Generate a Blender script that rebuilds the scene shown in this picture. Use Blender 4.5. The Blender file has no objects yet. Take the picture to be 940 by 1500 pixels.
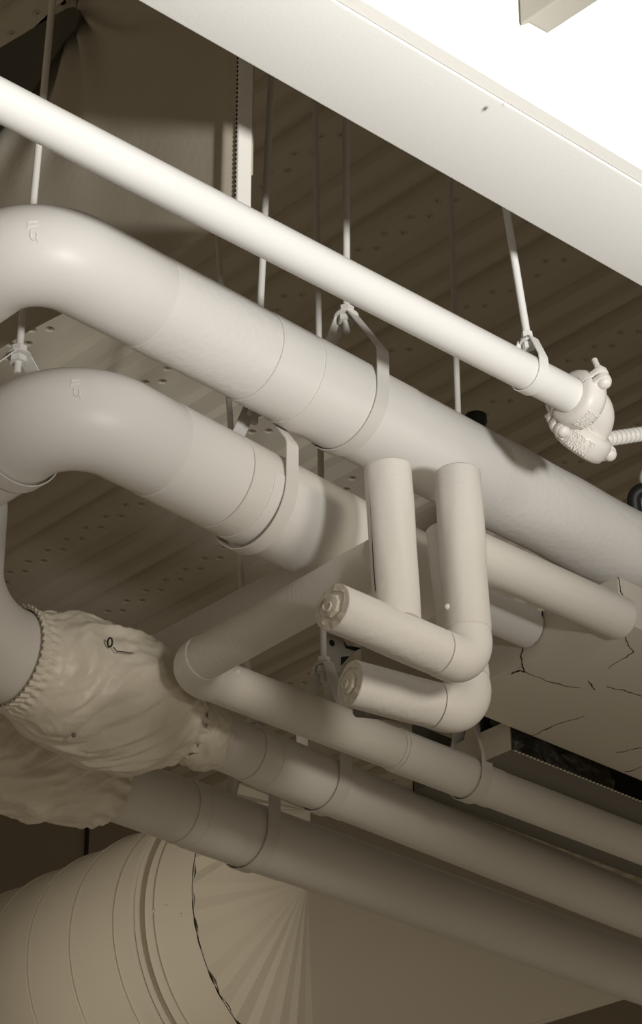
import bpy, bmesh, math, random
from mathutils import Vector, Matrix, noise
random.seed(7)
C = bpy.context.scene.collection
PI = math.pi
O = Vector((0, 0, 1.6))                       # eye height above the floor

# ------------------------------------------------------------------ camera geometry
FPX = 4000.0
PITCH, AZ = math.radians(29.5), math.radians(47.6)
Hd = Vector((math.cos(AZ), math.sin(AZ), 0)); Rt = Vector((math.sin(AZ), -math.cos(AZ), 0)); Zu = Vector((0, 0, 1))
Fw = Hd*math.cos(PITCH) + Zu*math.sin(PITCH); Up = -Hd*math.sin(PITCH) + Zu*math.cos(PITCH)
def ray(u, v): return Fw + Rt*((u-470)/FPX) + Up*((750-v)/FPX)
def P(u, v, dep): return ray(u, v)*dep
def onX(u, v, x): q = ray(u, v); return q*(x/q.x)
def onY(u, v, y): q = ray(u, v); return q*(y/q.y)
def onZ(u, v, z): q = ray(u, v); return q*(z/q.z)

cd = bpy.data.cameras.new('camera'); cam = bpy.data.objects.new('camera', cd); C.objects.link(cam)
cd.sensor_fit = 'VERTICAL'; cd.sensor_height = 36; cd.sensor_width = 36
cd.lens = FPX/1500*36; cd.clip_start = .05; cd.clip_end = 100
m = Matrix((Rt, Up, -Fw)).transposed().to_4x4(); m.translation = O
cam.matrix_world = m
bpy.context.scene.camera = cam

# ------------------------------------------------------------------ materials
def paint(name, col, rough=.5, grain=.15, gscale=60, bump=None, mottled=.06, spec=.35, mscale=3.0):
    """painted surface; bump: None | 'canvas' | 'rings' | 'brush' | 'cloth' (all use the metre-scaled UV map)"""
    mt = bpy.data.materials.new(name); mt.use_nodes = True
    nt = mt.node_tree; N = nt.nodes; L = nt.links
    b = N['Principled BSDF']; b.inputs['Roughness'].default_value = rough
    b.inputs['Specular IOR Level'].default_value = spec
    tc = N.new('ShaderNodeTexCoord')
    n1 = N.new('ShaderNodeTexNoise'); n1.inputs['Scale'].default_value = mscale; n1.inputs['Detail'].default_value = 5
    L.new(tc.outputs['Object'], n1.inputs['Vector'])
    mx = N.new('ShaderNodeMix'); mx.data_type = 'RGBA'
    mx.inputs[6].default_value = (*[c*(1-mottled) for c in col], 1); mx.inputs[7].default_value = (*[min(1, c*(1+mottled)) for c in col], 1)
    L.new(n1.outputs['Fac'], mx.inputs[0]); L.new(mx.outputs[2], b.inputs['Base Color'])
    n2 = N.new('ShaderNodeTexNoise'); n2.inputs['Scale'].default_value = gscale; n2.inputs['Detail'].default_value = 4
    L.new(tc.outputs['Object'], n2.inputs['Vector'])
    bp = N.new('ShaderNodeBump'); bp.inputs['Strength'].default_value = grain; bp.inputs['Distance'].default_value = .004
    L.new(n2.outputs['Fac'], bp.inputs['Height']); L.new(bp.outputs['Normal'], b.inputs['Normal'])
    if bump:
        uv = N.new('ShaderNodeUVMap'); mp = N.new('ShaderNodeMapping'); L.new(uv.outputs['UV'], mp.inputs['Vector'])
        tex = N.new('ShaderNodeTexNoise'); tex.inputs['Detail'].default_value = 3
        sc, st, di = {'canvas': ((60, 45, 1), .55, .0032), 'rings': ((120, 9, 1), .5, .0022),
                      'brush': ((5, 60, 1), .25, .003), 'cloth': ((14, 30, 1), .3, .006),
                      'fiber': ((70, 25, 1), .6, .004)}[bump]
        mp.inputs['Scale'].default_value = sc; tex.inputs['Scale'].default_value = 1
        L.new(mp.outputs['Vector'], tex.inputs['Vector'])
        b2 = N.new('ShaderNodeBump'); b2.inputs['Strength'].default_value = st; b2.inputs['Distance'].default_value = di
        L.new(tex.outputs['Fac'], b2.inputs['Height']); L.new(bp.outputs['Normal'], b2.inputs['Normal'])
        L.new(b2.outputs['Normal'], b.inputs['Normal'])
    return mt
CR = (.79, .768, .735)
M_smooth = paint('cream_paint_smooth', CR, .42, .10, 40)
M_canvas = paint('cream_paint_canvas', CR, .5, .12, 60, 'canvas')
M_rings = paint('cream_paint_wrapped', (.77, .745, .70), .5, .15, 70, 'rings')
M_brush = paint('cream_paint_brushed', (.76, .73, .68), .45, .12, 50, 'brush', .08)
M_gloss = paint('cream_paint_gloss', (.83, .82, .80), .32, .06, 30, None, .03)
M_metal = paint('cream_paint_metal', (.72, .695, .65), .4, .08, 80)
M_cast = paint('cream_paint_cast', (.80, .775, .73), .38, .10, 130, None, .05)
M_fabric = paint('cream_painted_fabric', (.80, .75, .65), .38, .2, 60, 'cloth', .10)
M_fiber = paint('cream_cut_insulation', (.66, .61, .52), .7, .5, 90, None, .12)
M_duct = paint('cream_painted_duct', (.66, .62, .54), .5, .08, 20, None, .04)
M_beam = paint('cream_painted_soffit', (.80, .79, .77), .7, .10, 120, None, .02)
M_wall = paint('white_wall_paint', (.93, .92, .88), .8, .1, 80, None, .01)
M_backwall = paint('dull_back_wall', (.28, .24, .19), .8, .1, 10, None, .12)
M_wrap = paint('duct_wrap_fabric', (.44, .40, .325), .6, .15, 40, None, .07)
M_rail = paint('grey_rail_paint', (.42, .40, .35), .5, .1, 30)
M_brk = paint('dim_bracket_paint', (.40, .37, .31), .5, .2, 60)
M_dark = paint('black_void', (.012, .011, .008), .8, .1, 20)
M_black = paint('black_rubber', (.02, .019, .017), .5, .1, 40)
M_steel = paint('dull_galvanised_steel', (.17, .16, .135), .5, .1, 30, None, .08)
M_darkfab = paint('dark_wrap_fabric', (.07, .065, .05), .35, .15, 30, None, .2)

def deck_material():
    mt = bpy.data.materials.new('painted_acoustic_deck'); mt.use_nodes = True
    nt = mt.node_tree; N = nt.nodes; L = nt.links; b = N['Principled BSDF']
    b.inputs['Roughness'].default_value = .45
    tc = N.new('ShaderNodeTexCoord'); sp = N.new('ShaderNodeSeparateXYZ'); L.new(tc.outputs['Object'], sp.inputs[0])
    def mth(op, a, bb=None, c=None):
        n = N.new('ShaderNodeMath'); n.operation = op
        for i, v in enumerate((a, bb, c)):
            if v is None: continue
            if isinstance(v, (int, float)): n.inputs[i].default_value = v
            else: L.new(v, n.inputs[i])
        return n.outputs[0]
    per = mth('MODULO', sp.outputs['X'], PITCH_D)                 # distance inside one deck module
    # staggered grid of round holes inside the perforated band
    row = mth('FLOOR', mth('DIVIDE', per, .04))
    xx = mth('SUBTRACT', mth('FRACT', mth('DIVIDE', per, .04)), .5)
    yo = mth('ADD', mth('DIVIDE', sp.outputs['Y'], .12), mth('MULTIPLY', row, .37))
    yy = mth('MULTIPLY', mth('SUBTRACT', mth('FRACT', yo), .5), 3.0)
    dist = mth('SQRT', mth('ADD', mth('MULTIPLY', xx, xx), mth('MULTIPLY', yy, yy)))
    band = mth('MULTIPLY', mth('GREATER_THAN', per, .04), mth('LESS_THAN', per, .119))
    hole = mth('MULTIPLY', mth('LESS_THAN', dist, .13), band)
    nz = N.new('ShaderNodeTexNoise'); nz.inputs['Scale'].default_value = 2; L.new(tc.outputs['Object'], nz.inputs['Vector'])
    mx = N.new('ShaderNodeMix'); mx.data_type = 'RGBA'; mx.inputs[6].default_value = (.60, .555, .46, 1); mx.inputs[7].default_value = (.68, .63, .53, 1)
    L.new(nz.outputs['Fac'], mx.inputs[0])
    m2 = N.new('ShaderNodeMix'); m2.data_type = 'RGBA'; m2.inputs[7].default_value = (.16, .14, .11, 1)
    L.new(mx.outputs[2], m2.inputs[6]); L.new(mth('MULTIPLY', hole, .6), m2.inputs[0]); L.new(m2.outputs[2], b.inputs['Base Color'])
    bp = N.new('ShaderNodeBump'); bp.inputs['Strength'].default_value = .7; bp.inputs['Distance'].default_value = .01; bp.invert = True
    sm = N.new('ShaderNodeMapRange'); sm.inputs[1].default_value = .42; sm.inputs[2].default_value = .12
    L.new(dist, sm.inputs[0]); L.new(mth('MULTIPLY', sm.outputs[0], band), bp.inputs['Height'])
    L.new(bp.outputs['Normal'], b.inputs['Normal'])
    return mt
PITCH_D = .49

# ------------------------------------------------------------------ object helpers
class Thing:
    def __init__(s, name, label, cat, org, group=None):
        s.o = bpy.data.objects.new(name, None); C.objects.link(s.o); s.org = Vector(org)
        s.o.location = s.org + O; s.o.empty_display_size = .1
        s.o['label'] = label; s.o['category'] = cat
        if group: s.o['group'] = group
def finish(name, bm, mat, parent=None, org=None, smooth=True, angle=40, root=None):
    """link bm (eye-relative coordinates) as one mesh object"""
    th = parent if isinstance(parent, Thing) else root
    og = th.org if th else Vector(org if org is not None else (0, 0, 0))
    bmesh.ops.translate(bm, verts=bm.verts, vec=-og)
    bmesh.ops.recalc_face_normals(bm, faces=bm.faces)
    me = bpy.data.meshes.new(name); bm.to_mesh(me); bm.free()
    me.materials.append(mat)
    ob = bpy.data.objects.new(name, me); C.objects.link(ob)
    if smooth:
        me.shade_smooth()
        try: me.set_sharp_from_angle(angle=math.radians(angle))
        except Exception: pass
    if parent is not None: ob.parent = parent.o if isinstance(parent, Thing) else parent
    else: ob.location = og + O
    return ob
def tag(o, label, cat, group=None):
    o['label'] = label; o['category'] = cat
    if group: o['group'] = group
def struct(o): o['kind'] = 'structure'; return o

def frames(pts):
    n = len(pts); T = []
    for i in range(n):
        a = pts[max(i-1, 0)]; b = pts[min(i+1, n-1)]
        t = b-a
        if t.length < 1e-9: t = T[-1] if T else (pts[-1]-pts[0])
        T.append(t.normalized())
    ref = Zu if abs(T[0].z) < .9 else Vector((-1, 0, 0))
    n0 = (ref - T[0]*ref.dot(T[0])).normalized(); out = []
    for t in T:
        n0 = (n0 - t*n0.dot(t)).normalized(); out.append((t, n0, t.cross(n0)))
    return out
def sweep(bm, path, seg=72, caps=True, wob=0, wseed=0, arc=None):
    """path: [(point, radius)]; UV in metres: u along, v around"""
    uvl = bm.loops.layers.uv.verify(); pts = [p for p, r in path]
    # give coincident points a common frame
    fr = frames_unique(pts); rings = []; L = [0]
    for i in range(1, len(path)): L.append(L[-1] + (pts[i]-pts[i-1]).length + abs(path[i][1]-path[i-1][1]))
    for i, (p, r) in enumerate(path):
        t, a, b = fr[i]; ring = []
        for k in range(seg):
            th = 2*PI*k/seg; rr = r
            if wob: rr = r + wob*noise.noise(Vector((L[i]*6+wseed, math.cos(th)*1.6, math.sin(th)*1.6)))
            ring.append(bm.verts.new(p + (a*math.cos(th) + b*math.sin(th))*rr))
        rings.append(ring)
    R = max(r for p, r in path)
    for i in range(len(rings)-1):
        for k in range(seg):
            k2 = (k+1) % seg
            f = bm.faces.new((rings[i][k], rings[i][k2], rings[i+1][k2], rings[i+1][k]))
            vals = ((L[i], k), (L[i], k+1), (L[i+1], k+1), (L[i+1], k))
            for lp, (u, v) in zip(f.loops, vals): lp[uvl].uv = (u+wseed*1.37, v/seg*2*PI*R)
    if caps:
        for ring in (rings[0], rings[-1]):
            f = bm.faces.new(ring)
    return rings
def frames_unique(pts):
    uniq = [pts[0]]; idx = [0]
    for p in pts[1:]:
        if (p-uniq[-1]).length > 1e-6: uniq.append(p)
        idx.append(len(uniq)-1)
    fr = frames(uniq); return [fr[i] for i in idx]
def lerp(a, b, t): return a + (b-a)*t
def straight(p0, p1, r, n=None, rnd=.0015, neck=0, necklen=.01):
    L = (p1-p0).length; n = n or max(2, int(L/.03)); d = (p1-p0)/L
    out = []
    if neck: out += [(p0-d*necklen, r-neck), (p0, r-neck)]
    out += [(p0, r-rnd), (p0+d*rnd, r)]
    out += [(lerp(p0, p1, i/n), r) for i in range(1, n)]
    out += [(p1-d*rnd, r), (p1, r-rnd)]
    if neck: out += [(p1, r-neck), (p1+d*necklen, r-neck)]
    return out
def fillet(pts, rb, n=20):
    """polyline with circular fillets"""
    out = [pts[0]]
    for i in range(1, len(pts)-1):
        a, b, c = pts[i-1], pts[i], pts[i+1]
        d1 = (a-b).normalized(); d2 = (c-b).normalized(); ang = d1.angle(d2)
        rr = rb[i-1] if isinstance(rb, (list, tuple)) else rb
        tl = rr/math.tan(ang/2); cen = b + (d1+d2).normalized()*(rr/math.sin(ang/2))
        s = b+d1*tl-cen; e = b+d2*tl-cen; tot = s.angle(e); ax = s.cross(e).normalized()
        for k in range(n+1): out.append(cen + Matrix.Rotation(tot*k/n, 3, ax) @ s)
    out.append(pts[-1]); return out
def pathlen(pts): return sum((pts[i+1]-pts[i]).length for i in range(len(pts)-1))
def tube_obj(name, path, mat, parent, seg=72, root=None, caps=True, wob=0, wseed=0, org=None, angle=40):
    bm = bmesh.new(); sweep(bm, path, seg, caps, wob, wseed); return finish(name, bm, mat, parent, org, root=root, angle=angle)
def box(bm, a, b):
    xs, ys, zs = [sorted((a[i], b[i])) for i in range(3)]
    v = [bm.verts.new((x, y, z)) for x in xs for y in ys for z in zs]
    for f in ((0, 1, 3, 2), (4, 6, 7, 5), (0, 4, 5, 1), (2, 3, 7, 6), (0, 2, 6, 4), (1, 5, 7, 3)): bm.faces.new([v[i] for i in f])
def prism(bm, poly, off):
    """extrude a 3D polygon by vector off"""
    a = [bm.verts.new(p) for p in poly]; b = [bm.verts.new(p+off) for p in poly]; n = len(a)
    bm.faces.new(a); bm.faces.new(list(reversed(b)))
    for i in range(n): bm.faces.new((a[i], a[(i+1) % n], b[(i+1) % n], b[i]))
def bevel_all(bm, w, seg=2):
    bmesh.ops.bevel(bm, geom=list(bm.edges), offset=w, segments=seg, affect='EDGES', profile=.6, clamp_overlap=True)
def cyl(bm, c, ax, r, h, seg=24, r2=None):
    ax = ax.normalized(); sweep(bm, [(c-ax*h/2, r), (c+ax*h/2, r2 if r2 is not None else r)], seg)
def capsule(bm, c, ax, rad_ax, r, seg=20):
    """oval dome button (bolt head)"""
    ax = ax.normalized(); pts = []
    for k in range(7):
        t = k/6*PI/2; pts.append((c+ax*rad_ax*math.sin(t), max(r*math.cos(t), 1e-4)))
    sweep(bm, [(c-ax*rad_ax*.6, r)]+pts, seg)

# ================================================================== SETTING
ZD = 5.1
# corrugated acoustic deck, ribs along Y
prof = [(0, 0), (.022, -.045), (.148, -.045), (.160, -.004), (.262, -.004), (.268, 0), (.283, -.030), (.345, -.030), (.350, -.004),
        (.395, -.004), (.412, -.026), (.452, -.026), (.464, 0), (.49, 0)]
bm = bmesh.new(); X0, X1, Y0, Y1 = 1.47, 13.3, 2.96, 8.9
DOFF = .015
xs = []
x = X0
while x < X1:
    for a, z in prof[:-1]: xs.append((x+a+DOFF*0, ZD+z))
    x += PITCH_D
lo = [bm.verts.new((a, Y0, z)) for a, z in xs]; hi = [bm.verts.new((a, Y1, z)) for a, z in xs]
for i in range(len(xs)-1): bm.faces.new((lo[i], lo[i+1], hi[i+1], hi[i]))
# lid above the ribs so the deck is a solid slab
t = [bm.verts.new((xs[0][0], Y0, ZD+.12)), bm.verts.new((xs[-1][0], Y0, ZD+.12)), bm.verts.new((xs[-1][0], Y1, ZD+.12)), bm.verts.new((xs[0][0], Y1, ZD+.12))]
bm.faces.new(t)
dk = finish('ceiling', bm, deck_material(), None, (X0-DOFF*0, Y0, ZD), angle=15)
struct(dk)
# long soffit beam
ZB, YF, YN = 3.393, 3.209, 2.956
bm = bmesh.new(); box(bm, (1.2, YN+.004, ZB), (8, YF, ZD-.05)); bevel_all(bm, .006, 2)
bo = struct(finish('trim_1', bm, M_beam, None, (4, YN, ZB), angle=30))
# white wall above the near edge of the soffit
bm = bmesh.new(); box(bm, (1.2, YN-.03, ZB+.004), (8, YN+.001, 6.5)); struct(finish('wall_near', bm, M_wall, None, (4, YN, ZB)))
# far wall
bm = bmesh.new(); box(bm, (1, 8.9, -1.6), (13.5, 9.0, ZD+.1)); struct(finish('wall_back', bm, M_backwall, None, (6, 8.9, -1.6)))
sx = onY(127, 1200, 8.9).x
bm = bmesh.new(); box(bm, (sx-.006, 8.885, -1.6), (sx+.006, 8.899, ZD-.05)); struct(finish('trim_2', bm, M_black, None, (sx, 8.89, 0)))
# steel rail that runs out of the white wall
a = onY(759, 38, YN-.03); b_ = onY(790, 52, YN-.03)
bm = bmesh.new(); box(bm, (a.x, YN-1.2, min(a.z, b_.z)), (b_.x, YN-.034, a.z+.4)); bevel_all(bm, .006, 3)
rl = Thing('wall_rail', 'grey steel rail jutting out of the bright white wall', 'rail', (a.x, YN-.1, a.z))
finish('rail_body', bm, M_rail, rl, angle=50)
bm = bmesh.new(); z0 = min(a.z, b_.z); prism(bm, [Vector((a.x+.003, YN-.032, z0-.001)), Vector((b_.x-.002, YN-.032, z0-.001)), Vector((b_.x-.006, YN-.055, z0-.004)), Vector((a.x+.008, YN-.052, z0-.004))], Vector((0, 0, .003)))
finish('end_lip', bm, M_gloss, rl)
bm = bmesh.new(); cyl(bm, onY(738, 154, YN-.031), Vector((0, 1, 0)), .004, .003, 10)
tag(finish('wall_screw', bm, M_metal, None, onY(738, 154, YN-.031)), 'tiny painted screw at lower edge of bright white wall', 'screw')

# ================================================================== PIPES
def hit(u, v, p0, p1, r, lift=.001):
    """surface point of the cylinder p0-p1 seen at a pixel"""
    rr = ray(u, v).normalized(); d = (p1-p0).normalized(); t = 4.5
    best = None
    while t < 9:
        p = rr*t; w_ = p-p0; dist = (w_-d*w_.dot(d)).length
        if best is None or dist < best[0]: best = (dist, p)
        if dist < r+lift: return p
        t += .0012
    return best[1]
def axisline(u1, v1, u2, v2, z):
    a, b = onZ(u1, v1, z), onZ(u2, v2, z); d = (b-a).normalized()
    return a, d
def at_u(a, d, u):
    """point of the line a+t*d seen in pixel column u"""
    # (q.Rt)/(q.Fw) = (u-470)/FPX
    k = (u-470)/FPX; t = -(a.dot(Rt)-k*a.dot(Fw))/(d.dot(Rt)-k*d.dot(Fw)); return a+d*t

# ---- sprinkler pipe
ZT = 3.241; Ta, Td = axisline(0, 147, 777, 549, ZT); rT = .0412
T0, T1 = at_u(Ta, Td, -160), at_u(Ta, Td, 839)
bm = bmesh.new(); sweep(bm, straight(T0, T1, rT, 30), 80)
tag(finish('sprinkler_pipe', bm, M_gloss, None, T0), 'slender smooth cream pipe, topmost of all, running diagonally into the bolted couplings', 'pipe')

# ---- upper big pipe
ZA = 3.322; Aa, Ad = axisline(235, 451, 860, 779, ZA); rA = .1085
A_el = at_u(Aa, Ad, 215); A_s1 = at_u(Aa, Ad, 367); A_s2 = at_u(Aa, Ad, 703); A_end = A_el + Ad*4.2
tA = Thing('insulated_pipe', 'upper of the two fat elbowed pipes, passing above the square pipe loops', 'pipe', A_s1, 'fat insulated pipes with elbows')
rb = .13; st = at_u(Aa, Ad, 114)
Yv = Vector((0, 1, 0)); cor = st - Ad*rb*1.0
arc = fillet([A_el, cor, cor+Yv*.9], rb, 28)
tube_obj('elbow', [(arc[0]+Ad*.012, rA-.006)]+[(arc[0], rA-.0015)]+[(p, rA) for p in arc[1:]], M_smooth, tA, 96)
tube_obj('wrapped_section', straight(A_el+Ad*.0012, A_s1-Ad*.0018, rA-.0005, neck=.006), M_canvas, tA, 96, wob=.0012)
tube_obj('smooth_section', straight(A_s1+Ad*.0018, A_s2, rA+.001, neck=.006), M_smooth, tA, 96)
tube_obj('wrapped_section', straight(A_s2, A_end, rA+.0005, n=110, rnd=.001), M_canvas, tA, 96, wob=.004, wseed=3)
# ---- lower big pipe
ZBp = 3.092; Ba, Bd = axisline(300, 692, 560, 825, ZBp); rB = .1125
B_el = at_u(Ba, Bd, 232); B_s1 = at_u(Ba, Bd, 322); B_end = at_u(Ba, Bd, 612)
tB = Thing('insulated_pipe', 'lower of the two fat elbowed pipes, ending behind the square pipe loops', 'pipe', B_s1, 'fat insulated pipes with elbows')
stB = at_u(Ba, Bd, 172); rb = .14; corB = stB - Bd*rb
arcB = fillet([B_el, corB, corB+Yv*.45], rb, 28)
tube_obj('elbow', [(arcB[0]+Bd*.012, rB-.006)]+[(arcB[0], rB-.0015)]+[(p, rB) for p in arcB[1:]], M_smooth, tB, 96)
tube_obj('smooth_section', straight(B_el+Bd*.0018, B_s1-Bd*.0015, rB, neck=.006), M_smooth, tB, 96)
pth = straight(B_s1+Bd*.0015, B_end, rB+.0005, neck=.006)[:-2]
tube_obj('brushed_section', pth, M_brush, tB, 96)
cp = []
for k in range(9):
    t = k/8*PI/2; cp.append((B_end+Bd*(.03*math.sin(t)), .05+(rB-.05)*math.cos(t)))
D2a, D2d = axisline(720, 897, 787, 926, 3.04)
tube_obj('end_cap', [(B_end-Bd*.0, rB-.004)]+cp, M_smooth, tB, 96)
# embossed size marks on both elbows
def marks(name, th, uv0, dep_axis, rloc):
    """raised strokes: two bars over a curved hook, set on the elbow surface along the view ray"""
    pass

# ---- smaller pipe from the end of the lower big pipe to the boxed duct
XF = 4.394
p0 = D2a + D2d*((B_end.x+.02-D2a.x)/D2d.x); p1 = D2a + D2d*((XF-.004-D2a.x)/D2d.x)
bm = bmesh.new(); sweep(bm, straight(p0, p1, .0495, 14), 64)
tag(finish('insulated_pipe', bm, M_smooth, None, p0), 'short dim pipe behind the loops entering the box duct through a cracked joint', 'pipe')
# ---- pipe from the front riser to the corner of the box duct
D1a, D1d = axisline(715, 820, 890, 898, 2.982)
p0 = at_u(D1a, D1d, 684); p1 = at_u(D1a, D1d, 912)
q = [(p0, .050), (p0+D1d*.001, .053)] + [(lerp(p0, p1, i/20), .053) for i in range(1, 19)]
for k in range(7):
    t = k/6*PI/2; q.append((p1-D1d*.012+D1d*.012*math.sin(t), .053-.010*(1-math.cos(t))))
tD1 = Thing('insulated_pipe', 'pale stub pipe from the front risers to the box duct corner', 'pipe', p0)
tube_obj('pipe_body', q, M_brush, tD1, 64)
bm = bmesh.new(); c = onZ(812, 893, 2.93)
# ---- loop assemblies
rR = .0525
def riser_loop(th, top, corner, end, seams, rb, r, matv=M_rings, math_=M_canvas, elbow_mat=M_smooth):
    dv = (top-corner).normalized(); dh = (end-corner).normalized()
    arc = fillet([top, corner, end], rb, 24); arc = arc[1:-1]
    va = arc[0] + dv*.02; ha = arc[-1] + dh*seams
    tube_obj('elbow', [(va, r-.001)] + [(p, r+.0008) for p in arc] + [(lerp(arc[-1], ha, k/4), r+.0008) for k in range(1, 4)] + [(ha, r-.0005)], elbow_mat, th, 64)
    tube_obj('riser', straight(va, top, r, n=40, rnd=.003), matv, th, 72, wob=.0022, wseed=1)
    tube_obj('header', straight(ha+dh*.0015, end, r-.0003, n=40, rnd=.002), math_, th, 72, wob=.002, wseed=2)
    return dh
def cut_end(th, end, dh, r):
    """rough cut insulation face with the capped pipe core showing"""
    bm = bmesh.new()
    up = Zu; a = (up - dh*up.dot(dh)).normalized(); b = dh.cross(a)
    # annular insulation with a ragged inner edge, partly pulled away from the core
    n = 64; o1 = []; i1 = []; i2 = []
    for k in range(n):
        t = 2*PI*k/n; e = a*math.cos(t)+b*math.sin(t)
        ro = r*(.985+.03*noise.noise(Vector((t*2.2, 1, 0)))) ; ri = r*(.68+.15*noise.noise(Vector((math.cos(t)*1.7, math.sin(t)*1.7, 3))) + .06*max(0, math.cos(t-2.2)))
        hgt = .0045*noise.noise(Vector((math.cos(t)*3, math.sin(t)*3, 7)))
        o1.append(bm.verts.new(end+e*ro+dh*(.001+hgt*.4))); i1.append(bm.verts.new(end+e*ri+dh*(.004+hgt))); i2.append(bm.verts.new(end+e*(ri-.001)-dh*.016))
    for k in range(n):
        j = (k+1) % n
        bm.faces.new((o1[k], o1[j], i1[j], i1[k])); bm.faces.new((i1[k], i1[j], i2[j], i2[k]))
    finish('cut_insulation', bm, M_fiber, th, angle=60)
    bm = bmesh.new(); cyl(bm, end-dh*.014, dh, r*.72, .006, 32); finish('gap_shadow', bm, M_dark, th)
    # pipe cap core with swirl of sealant
    bm = bmesh.new(); rc = r*.52; path = [(end-dh*.016, rc), (end+dh*.006, rc), (end+dh*.009, rc*.92), (end+dh*.011, rc*.72)]
    sweep(bm, path, 8)
    core = finish('pipe_plug', bm, M_fiber, th, angle=30)
    bm = bmesh.new(); pts = []
    for k in range(30):
        t = k/29; an = 1.2+t*5.2; rr = rc*(.62-.5*t); pts.append((end+dh*(.0115+.002*t)+(a*math.cos(an)+b*math.sin(an))*rr, .0036*(1-.5*t)))
    sweep(bm, pts, 12); sp_ = finish('sealant_swirl', bm, M_fiber, core, root=th)
# front loop
YR = 3.745
top = onY(670, 693, YR); corner = onY(688, 975, YR); end = onY(487, 889, YR)
tR = Thing('riser_pipe_loop', 'front pipe loop of two upright risers on a cut open header, ends showing', 'pipe', corner, 'pipe loops with cut open ends')
dh = riser_loop(tR, top, corner, end, .035, .058, rR); cut_end(tR, end, dh, rR)
Lt = onY(568, 686, YR+.004); Lb = onY(582, 912, YR)
tube_obj('riser', [(Lt, rR-.012), (Lt, rR-.004), (lerp(Lt, Lb, .008), rR)] + [(lerp(Lt, Lb, .02+k/41), rR) for k in range(40)] + [(Lb, rR)], M_rings, tR, 72, wob=.003, wseed=8)
bm = bmesh.new(); sl = [(539, 690), (542, 730), (545, 780), (547, 830), (550, 866)]
sweep(bm, [(hit(u, v, Lt, Lb, rR, 0), .0013) for u, v in sl], 6); finish('jacket_seam', bm, M_dark, tR)
bm = bmesh.new(); q0 = hit(655, 889, top, corner, rR); capsule(bm, q0, -ray(655, 889).normalized(), .005, .007, 16); finish('button', bm, M_smooth, tR)
# rear loop
YR2 = 3.885
top2 = onY(657, 775, YR2); cor2 = onY(689, 1047, YR2); end2 = onZ(513, 1001, cor2.z)
tR2 = Thing('riser_pipe_loop', 'rear pipe loop hanging lower behind the front loop, its cut end above a long pipe', 'pipe', cor2, 'pipe loops with cut open ends')
dh2 = riser_loop(tR2, top2, cor2, end2, .03, .058, rR+.0005); cut_end(tR2, end2, dh2, rR)

# ---- mid pipe with cross leg (C) 
ZC = 2.887; rC = .0555
c_run, c_d = axisline(350, 1010, 940, 1236, ZC); c_cr, c_cd = axisline(545, 828, 420, 897, ZC)
# intersection of both axes in plan
den = c_d.x*c_cd.y - c_d.y*c_cd.x; w = c_cr-c_run; tt = (w.x*c_cd.y - w.y*c_cd.x)/den; K = c_run + c_d*tt
tC = Thing('insulated_pipe', 'mid pipe with a sharp elbow, between the loops and the two long pipes', 'pipe', K)
c0 = c_cr + (c_cr-K).normalized()*.03; c_end = K + c_d*4.0
arc = fillet([c0, K, c_end], .075, 24)[1:-1]
e1 = (c0-K).normalized(); ha = arc[0]+e1*.0; hb = arc[-1]+c_d*.012
tube_obj('cross_leg', straight(ha+e1*.001, c0, rC-.0015, rnd=.001), M_rings, tC, 72, wob=.001)
tube_obj('elbow', [(ha+e1*.004, rC-.003), (ha+e1*.002, rC)] + [(p, rC+.0005) for p in arc] + [(hb, rC)], M_smooth, tC, 72)
sA = at_u(c_run, c_d, 575)
tube_obj('brushed_section', straight(hb, sA, rC-.0015, neck=.004), M_brush, tC, 72)
tube_obj('smooth_section', straight(sA+c_d*.0015, c_end, rC, n=90, neck=.004), M_smooth, tC, 72, wob=.0015, wseed=5)
bm = bmesh.new(); capsule(bm, hit(347, 985, K, c_end, rC), -ray(347, 985).normalized(), .003, .009, 16); finish('button', bm, M_smooth, tC)

# ---- far cross pipe G
g0 = onZ(530, 811, ZBp); g1 = onZ(300, 931, ZBp); gd = (g1-g0).normalized(); g1 = g0+gd*3.2
bm = bmesh.new(); sweep(bm, straight(g0+gd*.05, g1, .062, 40), 64)
tag(finish('insulated_pipe', bm, M_smooth, None, g0), 'dim cross pipe seen behind the bent pipe, heading back from the fat pipe', 'pipe')

# ---- upper of the two long covered pipes (E)
ZE = 2.872; rE = .0715; Ea, Ed = axisline(520, 1166, 940, 1335, ZE)
tE = Thing('insulated_pipe', 'middle long pipe coming out of the front cloth cover, running to the lower right', 'pipe', at_u(Ea, Ed, 400), 'long pipes with cloth covered valves')
e_s1, e_s2, e_s3 = at_u(Ea, Ed, 290), at_u(Ea, Ed, 362), at_u(Ea, Ed, 392)
e_end = e_s3 + Ed*4.3
vE = at_u(Ea, Ed, 40)
corE = at_u(Ea, Ed, -75); arcE = fillet([vE, corE, corE+Zu*.34], .17, 26)
tube_obj('drop_elbow', [(vE+Ed*.2, .112)]+[(p, .117) for p in arcE], M_smooth, tE, 88)
tube_obj('wrapped_section', straight(at_u(Ea, Ed, 215), e_s2, rE-.001, neck=.006), M_rings, tE, 80)
tube_obj('smooth_section', straight(e_s2+Ed*.002, e_end, rE+.0015, n=100, neck=.006), M_smooth, tE, 80, wob=.001, wseed=9)
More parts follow.
